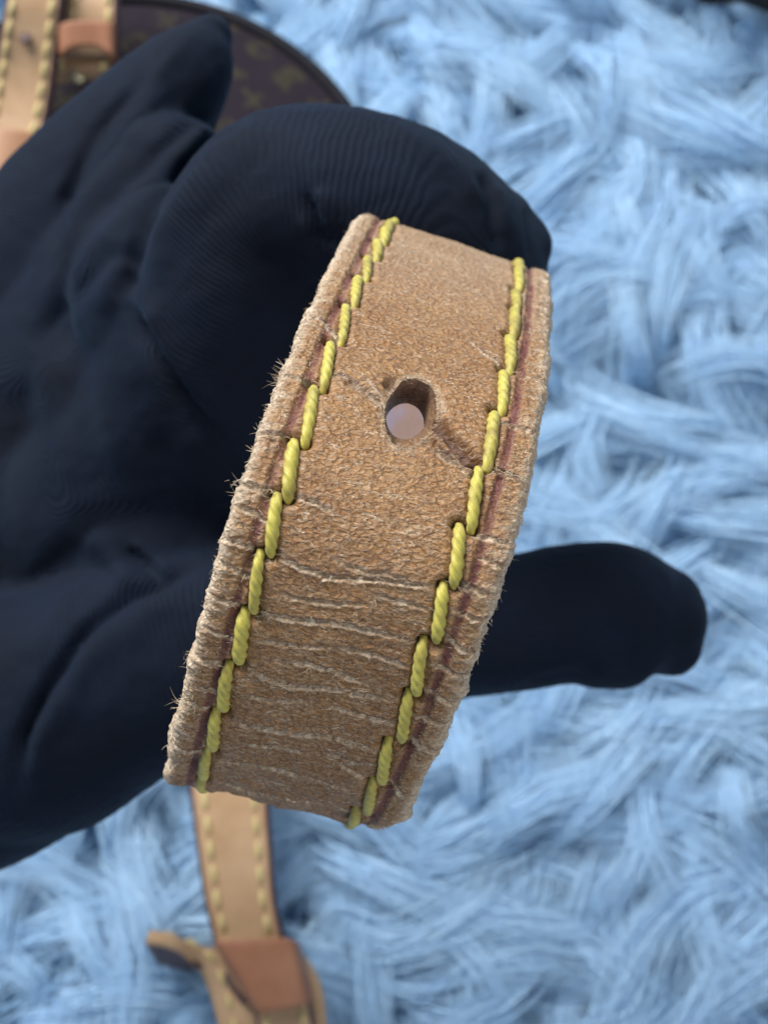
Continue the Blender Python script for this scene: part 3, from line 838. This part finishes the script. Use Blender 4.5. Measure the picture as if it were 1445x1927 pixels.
    for nm, sm in bones:
        p = sm[:, :3]; al = np.concatenate([[0], np.cumsum(np.linalg.norm(np.diff(p, axis=0), axis=1))])
        best = np.full(n, 1e9); aa = np.zeros(n)
        for k in range(len(p) - 1):
            e = p[k + 1] - p[k]; L = (e * e).sum() + 1e-9
            t = np.clip(((co - p[k]) @ e) / L, 0, 1)
            dd = np.linalg.norm(co - p[k] - t[:, None] * e, axis=1) - sm[k, 3]
            m = dd < best; best = np.where(m, dd, best); aa = np.where(m, al[k] + t * math.sqrt(L), aa)
        w = np.exp(-best * 8); num += w * aa; den += w
    rib = num / den
    ne_ = len(me.edges); ed = np.empty(ne_ * 2, np.int32); me.edges.foreach_get('vertices', ed); ed = ed.reshape(-1, 2)
    deg = np.bincount(ed.ravel(), minlength=n) + 1e-9
    for _k in range(45):
        rib = 0.4 * rib + 0.6 * (np.bincount(ed[:, 0], rib[ed[:, 1]], n) + np.bincount(ed[:, 1], rib[ed[:, 0]], n)) / deg
    me.vertices.foreach_set('co', co.astype(np.float32).ravel())
    me.materials.clear(); me.materials.append(M_glove)
    at = me.attributes.new('rib', 'FLOAT', 'POINT'); at.data.foreach_set('value', rib.astype(np.float32))
    me.polygons.foreach_set('use_smooth', np.ones(len(me.polygons), bool))
    me.name = 'gloved_hand'; me.update()
    o = bpy.data.objects.new('gloved_hand', me); S.collection.objects.link(o)
    o['label'] = 'hand in a black knit glove, fingers curled behind the worn strap, thumb pointing right'
    o['category'] = 'hand'
    return o
build_hand()

# ------------------------------------------------------------------ flat straps lying on the rug
def ribbon(name, parent, Lpts, Rpts, thick, mat, n=90, m=14, edge_mat=None, pale_rim=False):
    L = catmull(np.array(Lpts), n); Rr = catmull(np.array(Rpts), n)
    W = Rr - L; T = np.gradient((L + Rr) / 2, axis=0)
    N = np.cross(T, W); N /= np.linalg.norm(N, axis=1)[:, None] + 1e-9
    vw = np.array([0, 0, 38.0]) - (L + Rr) / 2
    if (N[n // 2] * vw[n // 2]).sum() < 0: N = -N
    th = np.linspace(0, math.pi, 7)
    wlen = np.linalg.norm(W, axis=1)
    sec = []
    for u in np.linspace(0, 1, m): sec.append((u, 0.0, 0.0))
    for t in th[1:-1]: sec.append((1.0, math.sin(t) * thick * 0.35, -thick / 2 + thick / 2 * math.cos(t)))
    for u in np.linspace(1, 0, m): sec.append((u, 0.0, -thick))
    for t in th[1:-1][::-1]: sec.append((0.0, -math.sin(t) * thick * 0.35, -thick / 2 + thick / 2 * math.cos(t)))
    sec = np.array(sec)
    Wn = W / (wlen[:, None] + 1e-9)
    p = L[:, None] + sec[None, :, :1] * W[:, None] + sec[None, :, 1:2] * Wn[:, None] + sec[None, :, 2:3] * N[:, None]
    k = p.shape[1]
    v = p.reshape(-1, 3); f = grid_faces(n, k, close_m=True)
    i0 = len(v); v = np.vstack([v, p[0].mean(0), p[-1].mean(0)])
    a = np.arange(k); b = (a + 1) % k
    cap = np.vstack([np.stack([b, a, np.full(k, i0)], 1), np.stack([(n - 1) * k + a, (n - 1) * k + b, np.full(k, i0 + 1)], 1)])
    o = mesh_np(name, v, [f, cap], mat, parent)
    if edge_mat:
        o.data.materials.append(edge_mat)
        mi = np.zeros(len(o.data.polygons), np.int32)
        q = np.arange((n - 1) * k) % k
        rim = (q >= m - 1) & (q < m + 5) | (q >= 2 * m + 4)
        mi[:(n - 1) * k] = np.where((q < m - 1) | (pale_rim & rim), 0, 1)
        o.data.polygons.foreach_set('material_index', mi)
    return o, L, Rr, N

def row_of_stitches(parent, L, Rr, N, frac, spacing, r, gap=0.25, a_from=0.0, a_to=1.0, mat=None, slen=None):
    c = L + (Rr - L) * frac + N * (r * 0.45)
    al = np.concatenate([[0], np.cumsum(np.linalg.norm(np.diff(c, axis=0), axis=1))])
    base = None; s = al[-1] * a_from + spacing * 0.4
    while s + spacing * (1 - gap) < al[-1] * a_to:
        t = np.linspace(0, 1, 8); q = s + t * spacing * (1 - gap)
        pth = np.stack([np.interp(q, al, c[:, k]) for k in range(3)], 1)
        Nn = np.stack([np.interp(q, al, N[:, k]) for k in range(3)], 1)
        pth = pth - Nn * (r * 1.2 * np.abs(2 * t - 1) ** 3)[:, None]
        v, f, cap, uv = tube(pth, r * (1 - 0.4 * np.abs(2 * t - 1) ** 3), 6)
        mesh_np('stitch', v, [f, cap], mat or M_thread2, parent)
        s += spacing

def G3(lst):  # (px, py, height above the rug base)
    return [tuple(G(x, y, z)) for x, y, z in lst]

# lower strap, threaded through its keeper
low = empty('stitched_strap', 'smooth tan strap with two stitched edges lying on the fur, threaded through a reddish keeper', 'strap')
o, L, Rr, N = ribbon('strap_end', low, G3([(352, 1380, 4.6), (365, 1500, 4.6), (377, 1600, 4.5), (392, 1700, 4.3), (412, 1780, 4.2), (440, 1850, 4.6), (470, 1890, 4.6)]),
                     G3([(490, 1380, 4.6), (496, 1500, 4.6), (503, 1600, 4.5), (511, 1700, 4.3), (530, 1780, 4.2), (556, 1860, 4.0), (566, 1900, 4.0)]), 0.35, M_tan, edge_mat=M_tan_edge)
row_of_stitches(low, L, Rr, N, 0.15, 0.62, 0.075, 0.25)
row_of_stitches(low, L, Rr, N, 0.86, 0.62, 0.075, 0.25)
o, L, Rr, N = ribbon('strap', low, G3([(282, 1751, 5.6), (318, 1757, 5.5), (352, 1774, 5.2), (380, 1806, 4.8), (402, 1866, 4.5), (418, 1930, 4.4), (440, 2010, 4.3)]),
                     G3([(300, 1786, 3.2), (350, 1800, 3.2), (440, 1790, 3.5), (545, 1782, 3.9), (594, 1850, 4.2), (606, 1930, 4.3), (614, 2010, 4.2)]), 0.35, M_tan, edge_mat=M_tan_edge, pale_rim=True)  # pale lit rim and shaded back are put into the materials
row_of_stitches(low, L, Rr, N, 0.12, 0.62, 0.065, 0.35)
row_of_stitches(low, L, Rr, N, 0.90, 0.62, 0.065, 0.35, 0.4)
o, L2, R2, N2 = ribbon('keeper', low, G3([(403, 1780, 4.9), (411, 1778, 5.3), (440, 1775, 5.4), (500, 1772, 5.4), (548, 1771, 5.3), (560, 1775, 4.9), (566, 1780, 4.0)]),
                     G3([(478, 1905, 4.7), (486, 1906, 5.1), (500, 1903, 5.2), (548, 1894, 5.2), (576, 1885, 5.1), (588, 1881, 4.7), (594, 1880, 3.8)]), 0.16, M_keeper, n=60)
# the last bit of the strap that shows under the keeper
o, L, Rr, N = ribbon('strap_tip', low, G3([(484, 1894, 4.8), (490, 1930, 4.8), (500, 1990, 4.7)]), G3([(576, 1876, 4.8), (584, 1930, 4.8), (590, 1990, 4.7)]), 0.3, M_tan, n=20, edge_mat=M_tan_edge)
row_of_stitches(low, L, Rr, N, 0.15, 0.62, 0.065, 0.3); row_of_stitches(low, L, Rr, N, 0.87, 0.62, 0.065, 0.3)

# ------------------------------------------------------------------ the bag
bag = empty('shoulder_bag', 'round dark brown bag with blurred ochre print, piped edge and tan straps, behind the glove', 'bag')
def mat_canvas():
    t = NT('printed_brown_canvas')
    co = t.coord()
    f = t.noise(co, 9, 4, 0.6)
    base = t.mix(t.ramp(f, 0.3, 0.7), (0.015, 0.012, 0.019), (0.023, 0.017, 0.025))
    pr = t.math('MULTIPLY', t.attr('print'), t.ramp(t.noise(co, 5, 3, 0.6), 0.25, 0.5))
    c = t.mix(pr, base, (0.046, 0.040, 0.026))
    return t.out(c, 0.85, t.bump(f, 0.25, 0.02), **{'Specular IOR Level': 0.15})
M_canvas = mat_canvas()
def build_bag():
    topz = 6.5
    ctr = G(222, 452, topz); e = G(222 + 512, 452, topz); rad = np.linalg.norm(e - ctr)
    nr, na = 130, 260
    prof = []
    for k in range(nr):
        q = k / (nr - 1)
        if q < 0.72:
            r = q / 0.72 * (rad - 0.35); z = topz + 0.5 * (1 - (r / rad) ** 2)
        else:
            t = (q - 0.72) / 0.28
            an = t * math.pi / 2 * 1.6
            if t < 0.4: r = rad - 0.35 + 0.35 * math.sin(t / 0.4 * math.pi / 2); z = topz - 0.35 * (1 - math.cos(t / 0.4 * math.pi / 2))
            else: r = rad - 0.4 * ((t - 0.4) / 0.6) ** 2; z = topz - 0.35 - (t - 0.4) / 0.6 * (topz - 1.2)
        prof.append((r, z))
    th = np.linspace(0, 2 * np.pi, na, endpoint=False)
    pr = np.array(prof)
    x = ctr[0] + pr[:, :1] * np.cos(th); y = ctr[1] + pr[:, :1] * np.sin(th)
    z = pr[:, 1:2] + 0 * x
    z = z + np.where(pr[:, :1] < rad - 0.4, 0.12 * (fbm(x * 0.5, y * 0.5, 401, 3) - 0.5), 0)
    v = np.stack([x, y, z], -1).reshape(-1, 3)
    # print: scattered four petal flowers and small lozenges on a diagonal lattice
    wx = x + 0.5 * (fbm(x * 1.1, y * 1.1, 421, 3) - 0.5); wy = y + 0.5 * (fbm(x * 1.1, y * 1.1, 422, 3) - 0.5)
    u = (wx + wy) / 1.7; w = (wx - wy) / 1.7
    iu, iw = np.floor(u), np.floor(w); fu, fw = u - iu - 0.5, w - iw - 0.5
    kind = ((iu + 2 * iw) % 3)
    rr = np.hypot(fu, fw); an = np.arctan2(fu, fw)
    petal = np.clip((0.36 * (0.62 + 0.38 * np.cos(4 * an)) - rr) * 14, 0, 1)
    loz = np.clip((0.34 - np.abs(fu + fw) * 0.5 - np.abs(fu - fw)) * 14, 0, 1) * 0.9
    ringm = np.clip((0.07 - np.abs(rr - 0.24)) * 22, 0, 1) + np.clip((0.08 - rr) * 20, 0, 1)
    p = np.where(kind == 0, petal, np.where(kind == 1, loz, ringm))
    mesh_np('bag_body', v, [grid_faces(nr, na, close_m=True)], M_canvas, bag, attrs={'print': p.ravel()})
    t = np.linspace(0, 2 * np.pi, 161)
    path = np.stack([ctr[0] + (rad - 0.02) * np.cos(t), ctr[1] + (rad - 0.02) * np.sin(t), np.full(161, topz - 0.05)], 1)
    vv, f, cap, uv = tube(path, np.full(161, 0.18), 10)
    mesh_np('piping', vv, [f, cap], M_piping, bag)
build_bag()
o, L, Rr, N = ribbon('strap', bag, G3([(38, -120, 9.6), (28, -60, 9.6), (16, 0, 9.4), (6, 60, 9.0), (-3, 120, 8.5), (-14, 190, 8.1), (-32, 300, 7.8)]),
                     G3([(124, -120, 9.6), (118, -60, 9.6), (110, 0, 9.4), (103, 60, 9.0), (95, 130, 8.5), (84, 200, 8.1), (58, 310, 7.8)]), 0.35, M_tan, edge_mat=M_tan_edge)
row_of_stitches(o, L, Rr, N, 0.10, 0.5, 0.07, 0.15); row_of_stitches(o, L, Rr, N, 0.88, 0.5, 0.07, 0.15)
# punched hole in that strap: a dark disc on the leather stands in for the shade inside
def disc(name, parent, c, r, h, mat, n=24, dome=0.0):
    th = np.linspace(0, 2 * np.pi, n, endpoint=False)
    rings = [(r, 0), (r, h * 0.7), (r * 0.85, h), (r * 0.45, h + dome), (0.001, h + dome * 1.2)]
    v = np.array([[c[0] + a * math.cos(t), c[1] + a * math.sin(t), c[2] + z] for a, z in rings for t in th])
    return mesh_np(name, v, [grid_faces(len(rings), n, close_m=True)], mat, parent)
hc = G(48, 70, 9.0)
disc('hole_shade_disc', o, (hc[0], hc[1], hc[2] - 0.03), 0.15, 0.05, M_tan_edge)
ribbon('keeper', bag, G3([(-34, 246, 8.2), (0, 243, 8.3), (40, 247, 8.2), (66, 253, 8.0), (74, 258, 7.2)]), G3([(-50, 326, 8.1), (-16, 322, 8.2), (24, 326, 8.1), (44, 331, 7.9), (54, 335, 7.1)]), 0.15, simple('tan_brown_leather', (0.38, 0.19, 0.10), (0.46, 0.25, 0.14), 1.5, 0.5), n=40)
o, L, Rr, N = ribbon('strap', bag, G3([(-34, 322, 7.5), (-46, 380, 7.4), (-60, 440, 7.3)]), G3([(40, 330, 7.5), (24, 380, 7.4), (0, 440, 7.3)]), 0.35, M_tan, n=30, edge_mat=M_tan_edge)
o, L, Rr, N = ribbon('strap', bag, G3([(130, -100, 9.0), (130, -40, 9.0), (127, 10, 8.9), (122, 60, 8.6), (114, 100, 8.2)]),
                     G3([(216, -100, 9.0), (215, -40, 9.0), (214, 10, 8.9), (214, 60, 8.6), (212, 104, 8.2)]), 0.35, M_tan, n=50, edge_mat=M_tan_edge)
row_of_stitches(o, L, Rr, N, 0.12, 0.5, 0.07, 0.15); row_of_stitches(o, L, Rr, N, 0.88, 0.5, 0.07, 0.15)
ribbon('keeper', bag, G3([(104, 70, 8.3), (112, 48, 9.1), (130, 42, 9.2), (180, 42, 9.2), (212, 44, 9.1), (220, 56, 8.4)]), G3([(108, 104, 8.2), (116, 96, 8.9), (134, 84, 9.0), (180, 82, 9.0), (212, 100, 8.9), (220, 116, 8.2)]), 0.16, M_keeper, n=50)
o, L, Rr, N = ribbon('strap_tip', bag, G3([(106, 104, 7.9), (103, 130, 7.9), (100, 158, 7.6)]), G3([(208, 104, 7.9), (206, 124, 7.9), (200, 145, 7.6)]), 0.3, M_tan, n=24, edge_mat=M_tan_edge)
row_of_stitches(o, L, Rr, N, 0.12, 0.45, 0.07, 0.2); row_of_stitches(o, L, Rr, N, 0.88, 0.45, 0.07, 0.2)
sc_ = G(149, 148, 8.0)
disc('stud', bag, (sc_[0], sc_[1], sc_[2] - 0.05), 0.17, 0.16, M_brass, dome=0.08)

# black cloth at the far corner
def corner_cloth():
    o = empty('black_cloth', 'black fuzzy cloth edge just showing in the top right corner on the fur', 'cloth')
    n, m = 60, 40
    U, V = np.meshgrid(np.linspace(0, 1, n), np.linspace(0, 1, m), indexing='ij')
    c0 = G(1322, 0, 4.2); 
    px = 1310 + U * 420; py = 34 * np.clip(U * 1.6, 0, 1.3) + 6 * np.sin(U * 22) - 8 - V * 260
    pts = G(px, py, 4.4 + 0 * U); pts[..., 2] += 1.1 * np.sin(np.pi * np.clip(V * 1.0, 0, 1)) ** 0.5 + 0.3 * fbm(px / 30, py / 30, 501) - 0.3
    mesh_np('cloth', pts.reshape(-1, 3), [grid_faces(n, m)], M_black, o)
    k = 2500
    u = rng.uniform(0, 1, k); v = rng.uniform(0, 0.25, k)
    px = 1310 + u * 420; py = 34 * np.clip(u * 1.6, 0, 1.3) + 6 * np.sin(u * 22) - 8 - v * 260
    pts = G(px, py, 4.6 + 0 * u)
    dirs = np.stack([rng.normal(0, 0.5, k), rng.normal(-0.6, 0.5, k), rng.uniform(-0.1, 0.8, k)], 1); dirs /= np.linalg.norm(dirs, axis=1)[:, None]
    fibres('fuzz', pts, dirs, rng.uniform(0.2, 0.5, k), np.full(k, 0.02), M_black, o)
corner_cloth()

# ------------------------------------------------------------------ the rug
def build_rug():
    rug = empty('fur_rug', 'pale blue shaggy faux-fur rug spread under the bag and straps', 'rug')
    n = 120
    x0, x1, y0, y1 = -34, 34, -26, 52
    X, Y = np.meshgrid(np.linspace(x0, x1, n), np.linspace(y0, y1, n), indexing='ij')
    Z = 0.4 * fbm(X * 0.15, Y * 0.15, 601, 3)
    mesh_np('rug_backing', np.stack([X, Y, Z], -1).reshape(-1, 3), [grid_faces(n, n)[:, ::-1]], M_back, rug)
    def pile(name, sp, ns, lr, hr, spread, conv_, rad, mat, jit, seed, npt=9, dirn=0.55):
        rg = np.random.default_rng(seed)
        gx, gy = np.meshgrid(np.arange(x0 + 1, x1 - 1, sp), np.arange(y0 + 1, y1 - 1, sp), indexing='ij')
        cx = (gx + rg.uniform(-0.5, 0.5, gx.shape) * sp).ravel(); cy = (gy + rg.uniform(-0.5, 0.5, gy.shape) * sp).ravel()
        nc = len(cx)
        ang = 2 * np.pi * 1.6 * fbm(cx * 0.085 + 3, cy * 0.085, 611, 2) + rg.normal(0, dirn, nc)
        ln = rg.uniform(*lr, nc); hgt = rg.uniform(*hr, nc); bend = rg.normal(0, 0.6, nc); phs = rg.uniform(0, 6, nc)[:, None]; wamp = rg.uniform(0.05, 0.24, nc)[:, None]
        tt = np.linspace(0, 1, npt)[None, :]
        C = np.repeat(np.arange(nc), ns); N = len(C)
        thick = rg.uniform(0.5, 1.3, nc)[C]
        ox = rg.normal(0, spread, N) * thick; oy = rg.normal(0, spread, N) * thick
        a = ang[C] + rg.normal(0, jit, N)
        l = ln[C] * rg.uniform(0.75, 1.1, N)
        conv = 1 - conv_ * tt ** 1.1
        aa = a[:, None] + bend[C][:, None] * tt
        dx = np.cos(aa) * l[:, None] * tt; dy = np.sin(aa) * l[:, None] * tt
        wob = 0.06 * np.sin(tt * 5 + rg.uniform(0, 6, N)[:, None]) + (wamp * (np.sin(tt * 4.2 + phs) - np.sin(phs)))[C]
        px = cx[C][:, None] + ox[:, None] * conv + dx + wob * -np.sin(aa); py = cy[C][:, None] + oy[:, None] * conv + dy + wob * np.cos(aa)
        h = hgt[C] * rg.uniform(0.85, 1.1, N)
        pz = 0.3 + h[:, None] * np.sin(np.pi * np.minimum(1, 0.15 + tt * 0.62)) ** 0.8 * np.clip(tt * 4.5, 0, 1)
        pos = np.stack([px, py, pz], -1).astype(np.float32)
        cu = bpy.data.hair_curves.new(name)
        cu.add_curves([npt] * N)
        cu.attributes['position'].data.foreach_set('vector', pos.ravel())
        r = (rg.uniform(rad[0], rad[1], N)[:, None] * (1 - 0.7 * tt ** 2)).astype(np.float32)
        at = cu.attributes.get('radius') or cu.attributes.new('radius', 'FLOAT', 'POINT')
        at.data.foreach_set('value', r.ravel())
        cu.materials.append(mat)
        o = bpy.data.objects.new(name, cu); S.collection.objects.link(o); o.parent = rug
        o['kind'] = 'stuff'
    pile('under_fur', 0.7, 16, (2.0, 3.4), (0.8, 1.5), 0.4, 0.5, (0.022, 0.035), M_under, 0.5, 11, npt=6, dirn=0.9)
    pile('fur_pile', 1.1, 78, (3.2, 7.0), (1.3, 3.1), 0.30, 0.90, (0.010, 0.016), M_fur, 0.08, 12, npt=11, dirn=0.55)
build_rug()
